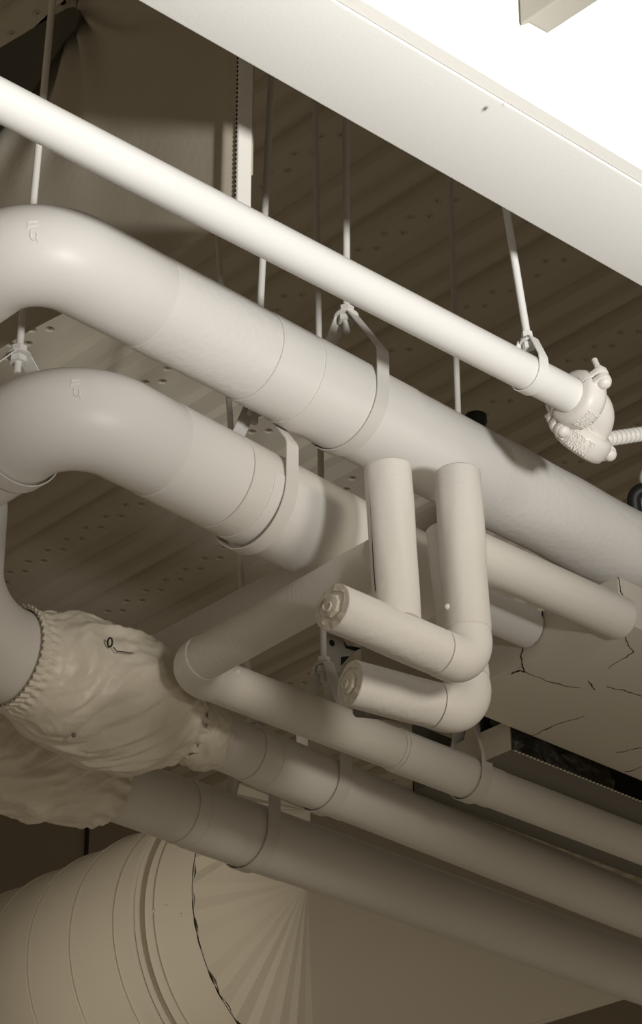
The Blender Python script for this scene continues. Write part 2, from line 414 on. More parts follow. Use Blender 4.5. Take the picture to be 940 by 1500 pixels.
# ---- lowest long pipe (F)
ZF = 2.907; rF = .090; Fa, Fd = axisline(440, 1250, 940, 1427, ZF)
tF = Thing('insulated_pipe', 'lowest and thickest long pipe, half in shadow above the round duct', 'pipe', at_u(Fa, Fd, 300), 'long pipes with cloth covered valves')
f_s1 = at_u(Fa, Fd, 262); f_end = f_s1 + Fd*4.8; f_0 = at_u(Fa, Fd, 100)
tube_obj('wrapped_section', straight(f_0, f_s1, rF-.002, neck=.006), M_rings, tF, 80)
tube_obj('smooth_section', straight(f_s1+Fd*.002, f_end, rF+.001, n=100, neck=.006), M_smooth, tF, 80, wob=.001, wseed=12)
corF = at_u(Fa, Fd, -140); arcF = fillet([f_0+Fd*.05, corF, corF+Zu*.3], .17, 26)
tube_obj('drop_elbow', [(p, .112) for p in arcF], M_smooth, tF, 64)

# saddles (sheet shields) between pipe and strap
def shield(th, c, d, r, L, a0=-2.2, a1=2.2):
    up = Zu; side = d.cross(up).normalized(); n = 40; bm = bmesh.new()
    for rr, fl in ((r, 0),):
        g = []
        for i in range(2):
            p = c + d*(L*(i-.5)); row = []
            for k in range(n+1):
                t = a0+(a1-a0)*k/n; row.append((p, -up*math.cos(t)+side*math.sin(t)))
            g.append(row)
        for rrr in (r+.0005, r+.0028):
            pass
        vi = [[bm.verts.new(p+e*(r+.0003)) for p, e in row] for row in g]; vo = [[bm.verts.new(p+e*(r+.0028)) for p, e in row] for row in g]
        for k in range(n):
            bm.faces.new((vo[0][k], vo[0][k+1], vo[1][k+1], vo[1][k])); bm.faces.new((vi[0][k], vi[0][k+1], vi[1][k+1], vi[1][k]))
            for i in (0, 1): bm.faces.new((vo[i][k], vo[i][k+1], vi[i][k+1], vi[i][k]))
        for k in (0, n): bm.faces.new((vo[0][k], vo[1][k], vi[1][k], vi[0][k]))
    return finish('insulation_shield', bm, M_smooth, th, angle=40)
shield(tA, at_u(Aa, Ad, 500), Ad, rA+.001, .32)
shield(tB, at_u(Ba, Bd, 400), Bd, rB, .22, -1.6, 1.6)
shield(tE, at_u(Ea, Ed, 450), Ed, rE+.001, .30, -2.1, 2.1)
shield(tF, at_u(Fa, Fd, 350), Fd, rF, .34, -2.0, 2.0)
shield(tC, at_u(c_run, c_d, 650), c_d, rC, .34, -2.0, 2.0)

# ================================================================== HANGERS
def hanger(label, c, d, r, apex, rod_top, knee=None, gap=.004, width=.038, slack=0.0, lean=0.0, mat=M_metal, nut_r=.020, rod_r=.0088, tail=.055):
    """c ring centre on the pipe axis, d axis direction, rod_top a point the rod passes"""
    up = Zu; side = d.cross(up).normalized(); R = r+gap
    th = Thing('pipe_hanger', label, 'pipe hanger', c+up*apex, 'clevis hangers holding the pipes')
    kn = knee if knee is not None else R*.85
    pts = [(-.006, apex), (-.016, apex-.004), (-R*.97, kn), (-R, kn-.012)]
    n = 36
    for k in range(n+1):
        t = PI + PI*k/n; pts.append((R*math.cos(t), R*math.sin(t)*(1+slack)))
    pts += [(R, kn-.012), (R*.97, kn), (.016, apex-.004), (.006, apex)]
    bm = bmesh.new(); th_ = .0028; rows = []
    m_ = len(pts)
    for i, (y, z) in enumerate(pts):
        y0, z0 = pts[i-1] if i else (pts[-2] if False else (y-1, z)); y1, z1 = pts[i+1] if i < m_-1 else (y+1, z)
        tx, tz = y1-y0, z1-z0; l = math.hypot(tx, tz) or 1; nx, nz = -tz/l, tx/l
        row = []
        for s, wv in ((0, -1), (0, 1), (1, 1), (1, -1)):
            row.append(bm.verts.new(c + side*(y+nx*th_*s*-1) + up*(z+nz*th_*s*-1) + d*(width/2*wv)))
        rows.append(row)
    for i in range(m_-1):
        for k in range(4): bm.faces.new((rows[i][k], rows[i][(k+1) % 4], rows[i+1][(k+1) % 4], rows[i+1][k]))
    bm.faces.new(rows[0]); bm.faces.new(rows[-1])
    finish('strap', bm, mat, th, angle=30)
    ap = c+up*apex; ax = (rod_top-ap).normalized(); L = (ZD-.03-ap.z)/ax.z
    bm = bmesh.new(); sweep(bm, [(ap-ax*(tail-.002), rod_r*.9), (ap-ax*tail+ax*.003, rod_r), (ap+ax*L, rod_r)], 16); rod = finish('rod', bm, mat, th)
    bm = bmesh.new()
    for s in (-1,):
        cyl(bm, ap+ax*(s*.014-.004), ax, nut_r, .014, 6)
    finish('nut', bm, mat, th, angle=20)
    bm = bmesh.new(); cyl(bm, ap+ax*.010, ax, nut_r*.92, .014, 6); finish('nut', bm, mat, th, angle=20)
    bm = bmesh.new(); cyl(bm, ap-ax*.0065, ax, nut_r*1.45, .003, 24); finish('washer', bm, mat, th, angle=20)
    return th
hT = at_u(Ta, Td, 775)
hanger('small hanger holding the slender pipe beside the bolted couplings', hT, Td, rT, .092, onY(750, 360, hT.y), knee=.028, width=.028, gap=.002, tail=.02, nut_r=.0135, mat=M_gloss)
hA = at_u(Aa, Ad, 508); hanger('hanger around the upper fat pipe, nut showing beneath the slender pipe', hA, Ad, rA+.003, .255, onY(507, 262, hA.y), knee=.105)
hB = at_u(Ba, Bd, 372); hanger('hanger around the middle of the lower fat pipe', hB, Bd, rB+.003, .25, onY(391, 247, hB.y), knee=.10, slack=.10)
qB = corB + Yv*.20
hL = hanger('hanger around the elbow of the lower fat pipe at left edge', qB, Yv, rB+.002, .222, onY(57, 210, qB.y), knee=.10)
hC = at_u(c_run, c_d, 688); hanger('hanger on the mid pipe just below the rear loop elbow', hC, c_d, rC+.003, .20, onY(667, 500, hC.y), knee=.05)
hE = at_u(Ea, Ed, 474); hanger('hanger on the middle long pipe, nut beside the rear loop cut end', hE, Ed, rE+.004, .345, onY(464, 300, hE.y), knee=.17, width=.042)
hF = at_u(Fa, Fd, 366); hanger('hanger on the lowest long pipe, rod passing the lower fat pipe', hF, Fd, rF+.004, .33, onY(350, 800, hF.y), knee=.12, width=.042)

# ================================================================== GROOVED COUPLINGS AND ELBOW
w2 = Vector((0, .80, -.60)).normalized()      # second outlet: back and down
j = at_u(Ta, Td, 842)                          # end of pipe
def coupling(label, c, ax, ear, r, grp):
    th = Thing('grooved_coupling', label, 'coupling', c, grp)
    bolt = ear.cross(ax).normalized()
    n = 72; bm = bmesh.new(); prof2 = [(-.030, r+.001), (-.030, r+.012), (-.025, r+.021), (-.011, r+.026), (.011, r+.026), (.025, r+.021), (.030, r+.012), (.030, r+.001)]
    for half in (1, -1):                       # two housing halves split at the ears
        rows = []
        for k in range(n//2+1):
            t = .05 + (PI-.10)*k/(n//2); e = ear*math.cos(t) + bolt*half*math.sin(t)
            rows.append([bm.verts.new(c+ax*a+e*rr) for a, rr in prof2])
        for i in range(len(rows)-1):
            for k in range(len(prof2)): bm.faces.new((rows[i][k], rows[i][(k+1) % 8], rows[i+1][(k+1) % 8], rows[i+1][k]))
        bm.faces.new(rows[0]); bm.faces.new(rows[-1])
        hs = None
    finish('housing', bm, M_cast, th, angle=45)
    for s in (1, -1):
        for half in (1, -1):
            bm = bmesh.new(); base = c + ear*s*(r+.004) + bolt*half*.0045
            poly = []
            for k in range(13):
                t = -PI/2 + PI*k/12; poly.append(base + ear*s*(.030+.019*math.cos(t)) + ax*(.019*math.sin(t)))
            poly.append(base - ear*s*.004 + ax*.026); poly.append(base - ear*s*.004 - ax*.026)
            prism(bm, poly, bolt*half*.013); bevel_all(bm, .0018, 2)
            finish('ear', bm, M_cast, th, angle=50)
        bc = c + ear*s*(r+.036)
        bm = bmesh.new(); cyl(bm, bc+bolt*.014, bolt, .0070, .088, 16); finish('bolt', bm, M_cast, th)
        bm = bmesh.new(); cyl(bm, bc+bolt*.024, bolt, .0115, .011, 6); finish('nut', bm, M_cast, th, angle=20)
        bm = bmesh.new(); capsule(bm, bc-bolt*.020, -bolt, .013, .0155, 20); finish('bolt_head', bm, M_cast, th)
    return th, bolt
def casting_marks(th, c, ax, e0, e1, r, rows, cols, h=.008, seed=1):
    """raised casting letters (worn strokes) on a band of the housing"""
    rnd = random.Random(seed); bm = bmesh.new()
    G = ['M', 'V', 'L', 'I', 'O', 'A', 'N']
    S = {'M': [(0, 0, 0, 1), (0, 1, .5, .4), (.5, .4, 1, 1), (1, 1, 1, 0)], 'V': [(0, 1, .5, 0), (.5, 0, 1, 1)], 'L': [(0, 1, 0, 0), (0, 0, .9, 0)],
         'I': [(.5, 0, .5, 1)], 'O': [(0, 0, 0, 1), (0, 1, 1, 1), (1, 1, 1, 0), (1, 0, 0, 0)], 'A': [(0, 0, .5, 1), (.5, 1, 1, 0), (.25, .45, .75, .45)], 'N': [(0, 0, 0, 1), (0, 1, 1, 0), (1, 0, 1, 1)]}
    for ro in range(rows):
        for co in range(cols):
            g = S[rnd.choice(G)]
            for (x0, y0, x1, y1) in g:
                seg = []
                for (x_, y_) in ((x0, y0), (x1, y1)):
                    ang = (co-cols/2 + x_*.68)*h/(r); a_ = (ro-rows/2)*h*1.35 + y_*h
                    seg.append((c + ax*a_ + (e0*math.cos(ang)+e1*math.sin(ang))*(r+.0005), .0016))
                if (seg[0][0]-seg[1][0]).length > 1e-5: sweep(bm, seg, 6)
    return finish('casting_letters', bm, M_cast, th)
c1 = j + Td*.012; ear1 = Vector((0, -.94, .34)).normalized()
t1, b1 = coupling('upper bolted coupling on the end of the slender pipe', c1, Td, ear1, rT, 'grooved pipe couplings')
view1 = (-c1).normalized(); e0 = (view1 - Td*view1.dot(Td)).normalized()
mk = Matrix.Rotation(-.55, 3, Td) @ e0
casting_marks(t1, c1+Td*.004, Td, Matrix.Rotation(.55, 3, Td) @ e0 if (Matrix.Rotation(.55, 3, Td) @ e0).z < mk.z else mk, Td.cross(Matrix.Rotation(.55, 3, Td) @ e0 if (Matrix.Rotation(.55, 3, Td) @ e0).z < mk.z else mk), rT+.0258, 3, 6, .009, 3)
eb0 = j + Td*.030; corn = eb0 + Td*.058; eb1 = corn + w2*.058
arc = fillet([eb0, corn, eb1], .056, 24)
tEl = Thing('pipe_elbow', 'round cast elbow joining the two bolted couplings', 'pipe elbow', corn)
bm = bmesh.new(); sweep(bm, [(eb0-Td*.02, rT+.001)]+[(p, rT+.0035+.004*math.sin(PI*i/(len(arc)-1))) for i, p in enumerate(arc)]+[(eb1+w2*.02, rT+.001)], 64)
finish('elbow_body', bm, M_cast, tEl)
vv = (-corn).normalized(); pk = vv*(rT+.006)
mid = arc[len(arc)//2]
dmid = (arc[len(arc)//2+1]-arc[len(arc)//2-1]).normalized(); ee = (vv-dmid*vv.dot(dmid)).normalized(); ee = Matrix.Rotation(.35, 3, dmid) @ ee
casting_marks(tEl, mid, dmid, ee, dmid.cross(ee), rT+.0072, 2, 3, .009, 9)
c2 = eb1 + w2*.018; ear2 = (Vector((1, 0, 0))).normalized()
t2, b2 = coupling('lower bolted coupling hanging under the cast elbow', c2, w2, ear2, rT, 'grooved pipe couplings')
v2 = (-c2).normalized(); e2 = (v2 - w2*v2.dot(w2)).normalized(); e2 = Matrix.Rotation(0.0, 3, w2) @ e2
casting_marks(t2, c2+w2*.006, w2, e2, w2.cross(e2), rT+.0258, 3, 6, .010, 5)
bm = bmesh.new(); sweep(bm, [(c2-w2*.01, rT), (c2+w2*.022, rT), (c2+w2*.030, rT*.8), (c2+w2*.032, .001)], 48)
finish('end_plug', bm, M_cast, t2)
# coiled conduit to the right
qa = P(886, 641, px_dep) if False else None
depc = corn.dot(Fw)+.10
q0 = P(884, 644, depc); q1 = P(1150, 603, depc+.9); dd = (q1-q0).normalized(); Ln = (q1-q0).length; path = []; n = 0; s = 0
pit = .0245
while s < Ln:
    for k in range(10):
        t = k/10; path.append((q0+dd*(s+t*pit), .0075+.0105*math.sqrt(max(0, 1-(2*t-1)**2))))
    s += pit
bm = bmesh.new(); sweep(bm, path, 32)
tag(finish('coiled_conduit', bm, M_cast, None, q0, angle=35), 'ribbed coil conduit running from the couplings to right edge', 'conduit')

# ================================================================== BOX DUCT ON THE RIGHT
ZX = 2.956; Yc = 3.764; Yfar = onZ(717, 1053, ZX).y
tX = Thing('box_duct', 'boxed duct with cracked paint that two pipes run into', 'duct', (XF, Yc, ZX))
bm = bmesh.new(); box(bm, (XF, Yc, ZX), (XF+3.2, Yfar, ZX+.118)); bevel_all(bm, .004, 2); finish('duct_casing', bm, M_duct, tX, angle=30)
def crack(px_list, fn, w=.0012):
    bm = bmesh.new(); pts = []
    for i in range(len(px_list)-1):
        (u0, v0), (u1, v1) = px_list[i], px_list[i+1]
        for k in range(4):
            t = k/4; pts.append((fn(u0+(u1-u0)*t+random.uniform(-1, 1), v0+(v1-v0)*t+random.uniform(-1, 1)), w*random.uniform(.5, 1.2)))
    pts.append((fn(*px_list[-1]), w*.4)); sweep(bm, pts, 6); finish('paint_crack', bm, M_dark, tX)
fb = lambda u, v: onZ(u, v, ZX-.0002); ff = lambda u, v: onX(u, v, XF-.0002); fs = lambda u, v: onY(u, v, Yc-.0002)
crack([(768, 984), (800, 997), (838, 1007), (850, 1008)], fb); crack([(861, 998), (866, 1003), (871, 1011)], fb, .0016)
crack([(888, 1006), (920, 1013), (942, 1021)], fb); crack([(914, 931), (920, 945), (928, 955), (912, 965), (890, 980)], fb)
crack([(780, 1078), (810, 1063), (856, 1049)], fb, .0014); crack([(902, 1103), (942, 1094)], fb); crack([(915, 1131), (942, 1123)], fb, .0014)
crack([(766, 945), (763, 962), (765, 978)], ff, .0018); crack([(764, 976), (768, 985), (760, 982), (748, 988)], ff, .0022)
crack([(905, 845), (908, 865), (912, 872), (913, 888)], fs, .0016)
crack([(794, 895), (794, 908), (788, 925), (782, 930), (784, 942)], lambda u, v: onX(u, v, XF-.006), .0020)
# steel channel box below it, open side with crumpled dark wrap
Yn = Yfar+.03; cc = onY(748, 1099, Yn); X3 = cc.x; Z3 = cc.z
tt_ = Thing('steel_duct_channel', 'dark steel channel with a black opening below the cracked duct', 'duct channel', cc)
bm = bmesh.new()
box(bm, (X3, Yn, Z3), (X3+3, Yn+.36, Z3+.004)); box(bm, (X3, Yn, Z3+.004), (X3+.004, Yn+.36, Z3+.085)); box(bm, (X3, Yn+.356, Z3+.004), (X3+3, Yn+.36, Z3+.20))
finish('channel_sheet', bm, M_steel, tt_, smooth=False)
bm = bmesh.new(); box(bm, (X3-.0015, Yn, Z3+.001), (X3-.0002, Yn+.20, Z3+.085)); finish('end_plate', bm, M_duct, tt_, smooth=False)
bm = bmesh.new(); k = 0
while k < 150:
    x_ = X3+.01+k*.014; bm.verts.ensure_lookup_table(); box(bm, (x_, Yn-.006, Z3), (x_+.008, Yn+.002, Z3+.002)); k += 1
finish('serrated_edge', bm, M_duct, tt_, smooth=False)
bm = bmesh.new(); box(bm, (X3+.006, Yn+.10, Z3+.006), (X3+3, Yn+.11, Z3+.30)); finish('inner_shade_sheet', bm, M_dark, tt_, smooth=False)  # black sheet standing in for the shade inside the open channel
bm = bmesh.new(); nx_, nz_ = 90, 24; g = []
for i in range(nx_+1):
    row = []
    for k in range(nz_+1):
        x_ = X3+.012+.42*i/nx_; z_ = Z3+.01+.12*k/nz_
        y_ = Yn+.05+.045*noise.noise(Vector((x_*16, z_*22+x_*9, 2)))+.02*abs(noise.noise(Vector((x_*40+z_*50, z_*30, 5))))
        row.append(bm.verts.new((x_, y_, z_)))
    g.append(row)
for i in range(nx_):
    for k in range(nz_): bm.faces.new((g[i][k], g[i+1][k], g[i+1][k+1], g[i][k+1]))
finish('crumpled_wrap', bm, M_darkfab, tt_, angle=180)
# pale duct box seen between the loops and the mid pipe
Y5 = 5.55; a = onY(530, 1110, Y5); b_ = onY(664, 1094, Y5); t_ = onY(600, 930, Y5)
bm = bmesh.new(); box(bm, (a.x, Y5, b_.z), (b_.x, Y5+.03, t_.z)); bevel_all(bm, .006, 2)
tag(finish('duct_box', bm, M_duct, None, a, angle=30), 'pale duct side seen below the rear loop, behind the mid pipe', 'duct')
# punched bracket
Yb = 4.98
tK = Thing('mounting_bracket', 'punched steel bracket behind the two cut pipe ends', 'bracket', onY(490, 980, Yb))
def pl(lst, y): return [onY(u, v, y) for u, v in lst]
bm = bmesh.new(); prism(bm, pl([(473, 926), (500, 934), (508, 943), (528, 950), (518, 956), (508, 966), (502, 975), (497, 985), (480, 985), (474, 975)], Yb), Vector((0, .004, 0)))
finish('plate', bm, M_brk, tK, smooth=False)
bm = bmesh.new(); prism(bm, pl([(474, 975), (488, 975), (500, 1030), (474, 1028)], Yb+.004), Vector((0, .003, 0))); finish('leg', bm, M_brk, tK, smooth=False)
bm = bmesh.new(); ctr = onY(486, 942, Yb-.001)
cyl(bm, ctr, Vector((0, 1, 0)), .010, .003, 6); finish('bolt_hole', bm, M_dark, tK)
bm = bmesh.new(); prism(bm, pl([(504, 940), (508, 946), (530, 949), (520, 953), (507, 949)], Yb-.003), Vector((0, .002, 0))); prism(bm, pl([(500, 962), (512, 961), (504, 970), (500, 975)], Yb-.003), Vector((0, .002, 0))); finish('slot', bm, M_dark, tK)
# little ribbed hose under the rear loop
bm = bmesh.new(); path = []; q0 = P(522, 1042, 6.35); q1 = P(585, 1048, 6.5); dd = (q1-q0).normalized(); Ln = (q1-q0).length; s = 0
while s < Ln:
    for k in range(6): path.append((q0+dd*(s+.011*k/6), .009+.005*math.sin(PI*k/6)))
    s += .011
sweep(bm, path, 24); tag(finish('ribbed_hose', bm, M_steel, None, q0, angle=35), 'small dark ribbed hose peeking out under the rear loop', 'hose')

# ================================================================== ROUND DUCT AND TRANSITION
dk_ = 9.0; C1 = P(461, 1354, dk_); sc = dk_/FPX                 # metres per pixel there
Rc = 233*sc; Xv = Vector((1, 0, 0))
tRd = Thing('round_duct', 'large round spiral duct at lower left', 'duct', C1)
y1 = 122*sc
def ringp(r, y, t): return C1 + Vector((r*math.cos(t), y, r*math.sin(t)))
bm = bmesh.new(); sweep(bm, [(C1+Yv*y1, Rc-.012)]+[(C1+Yv*(y1+i*.11), Rc-.012) for i in range(1, 19)], 128, caps=False); finish('duct_body', bm, M_duct, tRd)
for i in range(8):
    y_ = y1+.15+i*.232
    bm = bmesh.new(); n = 128; N_ = 8; rows = []
    for k in range(n):
        t = 2*PI*k/n; rows.append([bm.verts.new(C1 + Yv*(y_+.005*math.sin(2*PI*q_/N_)+.018*math.sin(t)) + Vector((math.cos(t), 0, math.sin(t)))*(Rc-.012+.0075*math.cos(2*PI*q_/N_))) for q_ in range(N_)])
    for k in range(n):
        for q_ in range(N_): bm.faces.new((rows[k][q_], rows[k][(q_+1) % N_], rows[(k+1) % n][(q_+1) % N_], rows[(k+1) % n][q_]))
    finish('seam_rib', bm, M_duct, tRd)
def annulus(name, y0, y1_, ro, ri, mat, th, bev=.003):
    bm = bmesh.new(); n = 128
    prof_ = [(y0, ri), (y0, ro-bev), (y0+bev, ro), (y1_-bev, ro), (y1_, ro-bev), (y1_, ri)]
    rows = [[bm.verts.new(C1+Yv*a+Vector((math.cos(2*PI*k/n), 0, math.sin(2*PI*k/n)))*r_) for a, r_ in prof_] for k in range(n)]
    for k in range(n):
        for q_ in range(len(prof_)): bm.faces.new((rows[k][q_], rows[k][(q_+1) % 6], rows[(k+1) % n][(q_+1) % 6], rows[(k+1) % n][q_]))
    return finish(name, bm, mat, th, angle=30)
annulus('flange', y1+.012, y1+.034, Rc+.012, Rc-.03, M_duct, tRd)
annulus('flange', y1-.022, y1+.004, Rc+.016, Rc-.03, M_duct, tRd)
tTr = Thing('duct_transition', 'square to round duct transition with fan folded corner', 'duct', C1)
annulus('collar', .004, y1-.024, Rc-.004, Rc-.03, M_duct, tTr)
annulus('collar_lip', y1-.075, y1-.055, Rc+.004, Rc-.03, M_duct, tTr, .002)
# loft from rectangle (near) to circle (far)
Lr = 300*sc; xl = -289*sc; xr = (-289+650)*sc; zl = -136*sc; zh = 90*sc
yq = -Lr
cBL = onY(450, 1290, C1.y+yq); cBR = cBL+Vector((655*sc, 0, 0)); cTR = cBR+Vector((0, 0, 100*sc)); cTL = cBL+Vector((0, 0, 100*sc))
bm = bmesh.new(); Rt_ = Rc+.002
def cp_(t): return C1+Vector((Rt_*math.cos(t), 0, Rt_*math.sin(t)))
def fan(cn, t0, t1_, n):
    cv = bm.verts.new(cn); prev = None
    for k in range(n+1):
        t = t0+(t1_-t0)*k/n; p = cp_(t)
        if k % 2: p = p + (C1-p).normalized()*(.004+.009*random.random()) + Vector((0, .0, 0))
        v = bm.verts.new(p)
        if prev: bm.faces.new((cv, prev, v))
        prev = v
fan(cBL, PI, 1.5*PI, 18); fan(cBR, 1.5*PI, 2*PI, 18); fan(cTR, 0, PI/2, 18); fan(cTL, PI/2, PI, 18)
for t, a_, b2_ in ((1.5*PI, cBL, cBR), (0, cBR, cTR), (PI/2, cTR, cTL), (PI, cTL, cBL)): bm.faces.new([bm.verts.new(q_) for q_ in (cp_(t), a_, b2_)])
finish('folded_cone', bm, M_duct, tTr, smooth=False)
bm = bmesh.new(); box(bm, cBL+Vector((0, -.012, 0)), cTR+Vector((0, 0, 0))); finish('square_collar', bm, M_duct, tTr, smooth=False)
# ragged dark joint line between collar and cone
bm = bmesh.new(); prev = []
for k in range(70):
    t = PI*.82+PI*.60*k/69; prev.append((C1+Vector((math.cos(t), 0, math.sin(t)))*(Rc+.001)+Yv*.003, .0022*(.4+abs(noise.noise(Vector((t*9, 0, 0))))*2)))
sweep(bm, prev, 6); finish('joint_crack', bm, M_dark, tTr)
# rivets on collar
for t, yy_ in ((PI*1.02, .14), (PI*1.02, .20), (PI*1.05, .07), (PI*1.36, .16), (PI*1.36, .10)):
    bm = bmesh.new(); e = Vector((math.cos(t), 0, math.sin(t))); capsule(bm, C1+Yv*yy_+e*(Rc-.003), e, .004, .007, 12); finish('rivet', bm, M_duct, tTr)

# ================================================================== WRAPPED DUCT TOP LEFT
dq = 6.0; qb = P(232, 383, dq); XQ = qb.x
def yz(u, v): p = onX(u, v, XQ); return p.y, p.z
bl = yz(345, 318); topr = yz(345, 60)
yR = bl[0]; kn = yz(118, 18); zbot = yz(232, 383)[1]
ztop = yz(60, 40)[1]
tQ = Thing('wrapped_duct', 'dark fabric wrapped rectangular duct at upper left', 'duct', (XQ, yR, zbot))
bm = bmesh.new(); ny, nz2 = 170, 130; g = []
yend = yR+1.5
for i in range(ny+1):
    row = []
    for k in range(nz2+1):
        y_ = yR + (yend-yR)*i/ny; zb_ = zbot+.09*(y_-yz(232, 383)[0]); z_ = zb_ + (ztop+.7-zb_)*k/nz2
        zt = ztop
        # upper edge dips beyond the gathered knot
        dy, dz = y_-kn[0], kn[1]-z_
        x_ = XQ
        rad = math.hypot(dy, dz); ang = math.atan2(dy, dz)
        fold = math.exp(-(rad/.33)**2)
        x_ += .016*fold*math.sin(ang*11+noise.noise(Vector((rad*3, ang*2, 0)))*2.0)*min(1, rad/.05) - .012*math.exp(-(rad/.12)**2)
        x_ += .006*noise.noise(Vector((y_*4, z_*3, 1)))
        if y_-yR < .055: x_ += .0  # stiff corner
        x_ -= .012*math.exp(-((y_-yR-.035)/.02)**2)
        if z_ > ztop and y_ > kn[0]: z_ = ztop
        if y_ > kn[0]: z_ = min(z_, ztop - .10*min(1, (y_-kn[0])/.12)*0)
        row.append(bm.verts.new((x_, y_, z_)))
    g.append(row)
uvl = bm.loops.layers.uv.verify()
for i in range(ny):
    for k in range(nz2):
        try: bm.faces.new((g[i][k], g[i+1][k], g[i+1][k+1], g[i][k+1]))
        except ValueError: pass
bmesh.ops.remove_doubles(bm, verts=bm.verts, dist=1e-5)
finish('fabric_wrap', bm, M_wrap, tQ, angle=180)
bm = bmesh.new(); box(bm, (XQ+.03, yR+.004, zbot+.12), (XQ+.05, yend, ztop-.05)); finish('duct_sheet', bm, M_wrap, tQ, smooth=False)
# bevelled corner strip with stitched seam
bm = bmesh.new(); zt2 = min(ztop+.7, ZD-.1)
prism(bm, [Vector((XQ-.004, yR+.002, zbot)), Vector((XQ-.004, yR-.010, zbot)), Vector((XQ+.030, yR-.016, zbot)), Vector((XQ+.030, yR+.002, zbot))], Vector((0, 0, zt2-zbot)))
bevel_all(bm, .003, 3); finish('corner_strip', bm, M_metal, tQ, angle=50)
bm = bmesh.new(); zz = zbot+.02
while zz < ztop+.2:
    box(bm, (XQ-.0055, yR-.0045, zz), (XQ-.003, yR-.001, zz+.007)); zz += .012
finish('stitching', bm, M_dark, tQ, smooth=False)
bm = bmesh.new(); kp = Vector((XQ-.012, kn[0], kn[1]))
for s_ in range(5):
    capsule(bm, kp+Vector((-.004*s_ % .01, random.uniform(-.012, .012), random.uniform(-.03, .03))), Vector((-1, random.uniform(-.5, .5), random.uniform(-.5, .5))), .010, .009, 12)
finish('gathered_knot', bm, M_darkfab, tQ)
for s_ in (-1, 1):
    bm = bmesh.new(); sweep(bm, [(kp, .0018), (kp+Vector((-.005, s_*.035-.01, .35)), .0018)], 8); finish('tie_wire', bm, M_steel, tQ)
# dark flap left of the knot
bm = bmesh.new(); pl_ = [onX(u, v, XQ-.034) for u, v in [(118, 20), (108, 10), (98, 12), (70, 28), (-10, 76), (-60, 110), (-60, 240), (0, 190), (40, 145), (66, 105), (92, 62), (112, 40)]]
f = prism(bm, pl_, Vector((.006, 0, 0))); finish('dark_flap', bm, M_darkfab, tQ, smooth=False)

# ================================================================== CLOTH VALVE COVERS
def cover(th, mat, p0, p1, prof_, seed, amp=1.0, drape=0.0, n=260, m_=200):
    d = (p1-p0).normalized(); L = (p1-p0).length; side = d.cross(Zu).normalized(); up = side.cross(d)
    bm = bmesh.new(); uvl = bm.loops.layers.uv.verify(); rows = []
    def rad(s):
        for i in range(len(prof_)-1):
            (a, ra), (b, rb_) = prof_[i], prof_[i+1]
            if a <= s <= b:
                t = (s-a)/(b-a); t = t*t*(3-2*t); return ra+(rb_-ra)*t
        return prof_[-1][1]
    for i in range(n+1):
        s = i/n; row = []
        for k in range(m_):
            t = 2*PI*k/m_; x_ = s*L
            r = rad(s)
            cs, sn = math.cos(t), math.sin(t)
            w_ = noise.noise(Vector((s*1.8, cs*1.1, sn*1.1+seed)))
            tt2 = (t+PI/2) % (2*PI); ha_, hb_ = x_+.15*tt2, x_-.15*tt2
            n1 = noise.noise(Vector((ha_*6.5+w_*.9, hb_*2.6, seed)))
            n2 = noise.noise(Vector((ha_*15+w_*1.5, hb_*5, seed+3)))
            n3 = noise.noise(Vector((ha_*26+w_*2, hb_*13, seed+6)))
            n4 = noise.noise(Vector((s*34, cs*14+n1*2, sn*14+seed)))
            n5 = noise.noise(Vector((ha_*11+w_, hb_*2.2, seed+9)))
            env = math.sin(PI*min(1, max(0, s)))**.5
            r += amp*env*(.007*w_ - .034*abs(n1) + .015*abs(n2) - .006*abs(n3) + .0016*abs(n4))
            r += amp*.013*max(0, 1-3.0*abs(n5))**2*(.25+1.0*max(0, s-.35))*env
            r += .006*env*amp
            r += .0035*math.exp(-((s-.045)/.02)**2)*(math.sin(t*34+noise.noise(Vector((t, 0, 0)))*3))
            r += amp*.006*math.exp(-((s-.96)/.07)**2)*math.sin(t*17+w_*3)
            e = up*cs + side*sn
            r *= 1 + .10*max(0, -cs)*drape
            row.append(bm.verts.new(p0 + d*(x_+.006*math.sin(t*34)*(math.exp(-(s/.02)**2))) + e*r))
        rows.append(row)
    for i in range(n):
        for k in range(m_):
            k2 = (k+1) % m_; f = bm.faces.new((rows[i][k], rows[i][k2], rows[i+1][k2], rows[i+1][k]))
            for lp, (a, b) in zip(f.loops, ((i, k), (i, k+1), (i+1, k+1), (i+1, k))): lp[uvl].uv = (a/n*L, b/m_*.8)
    return finish('cloth_shell', bm, mat, th, angle=180), d, side, up, L, rad
cv0 = at_u(Ea, Ed, 18); cv1 = at_u(Ea, Ed, 282)
tCv = Thing('valve_cover', 'front wrinkled cloth valve cover with gathered elastic edge', 'valve cover', cv0, 'cloth valve covers')
o_, d_, sd, up_, L_, rad_ = cover(tCv, M_fabric, cv0, cv1, [(0, .122), (.05, .123), (.10, .130), (.22, .158), (.5, .170), (.68, .162), (.86, .118), (.96, .076), (1, .074)], 2.0)
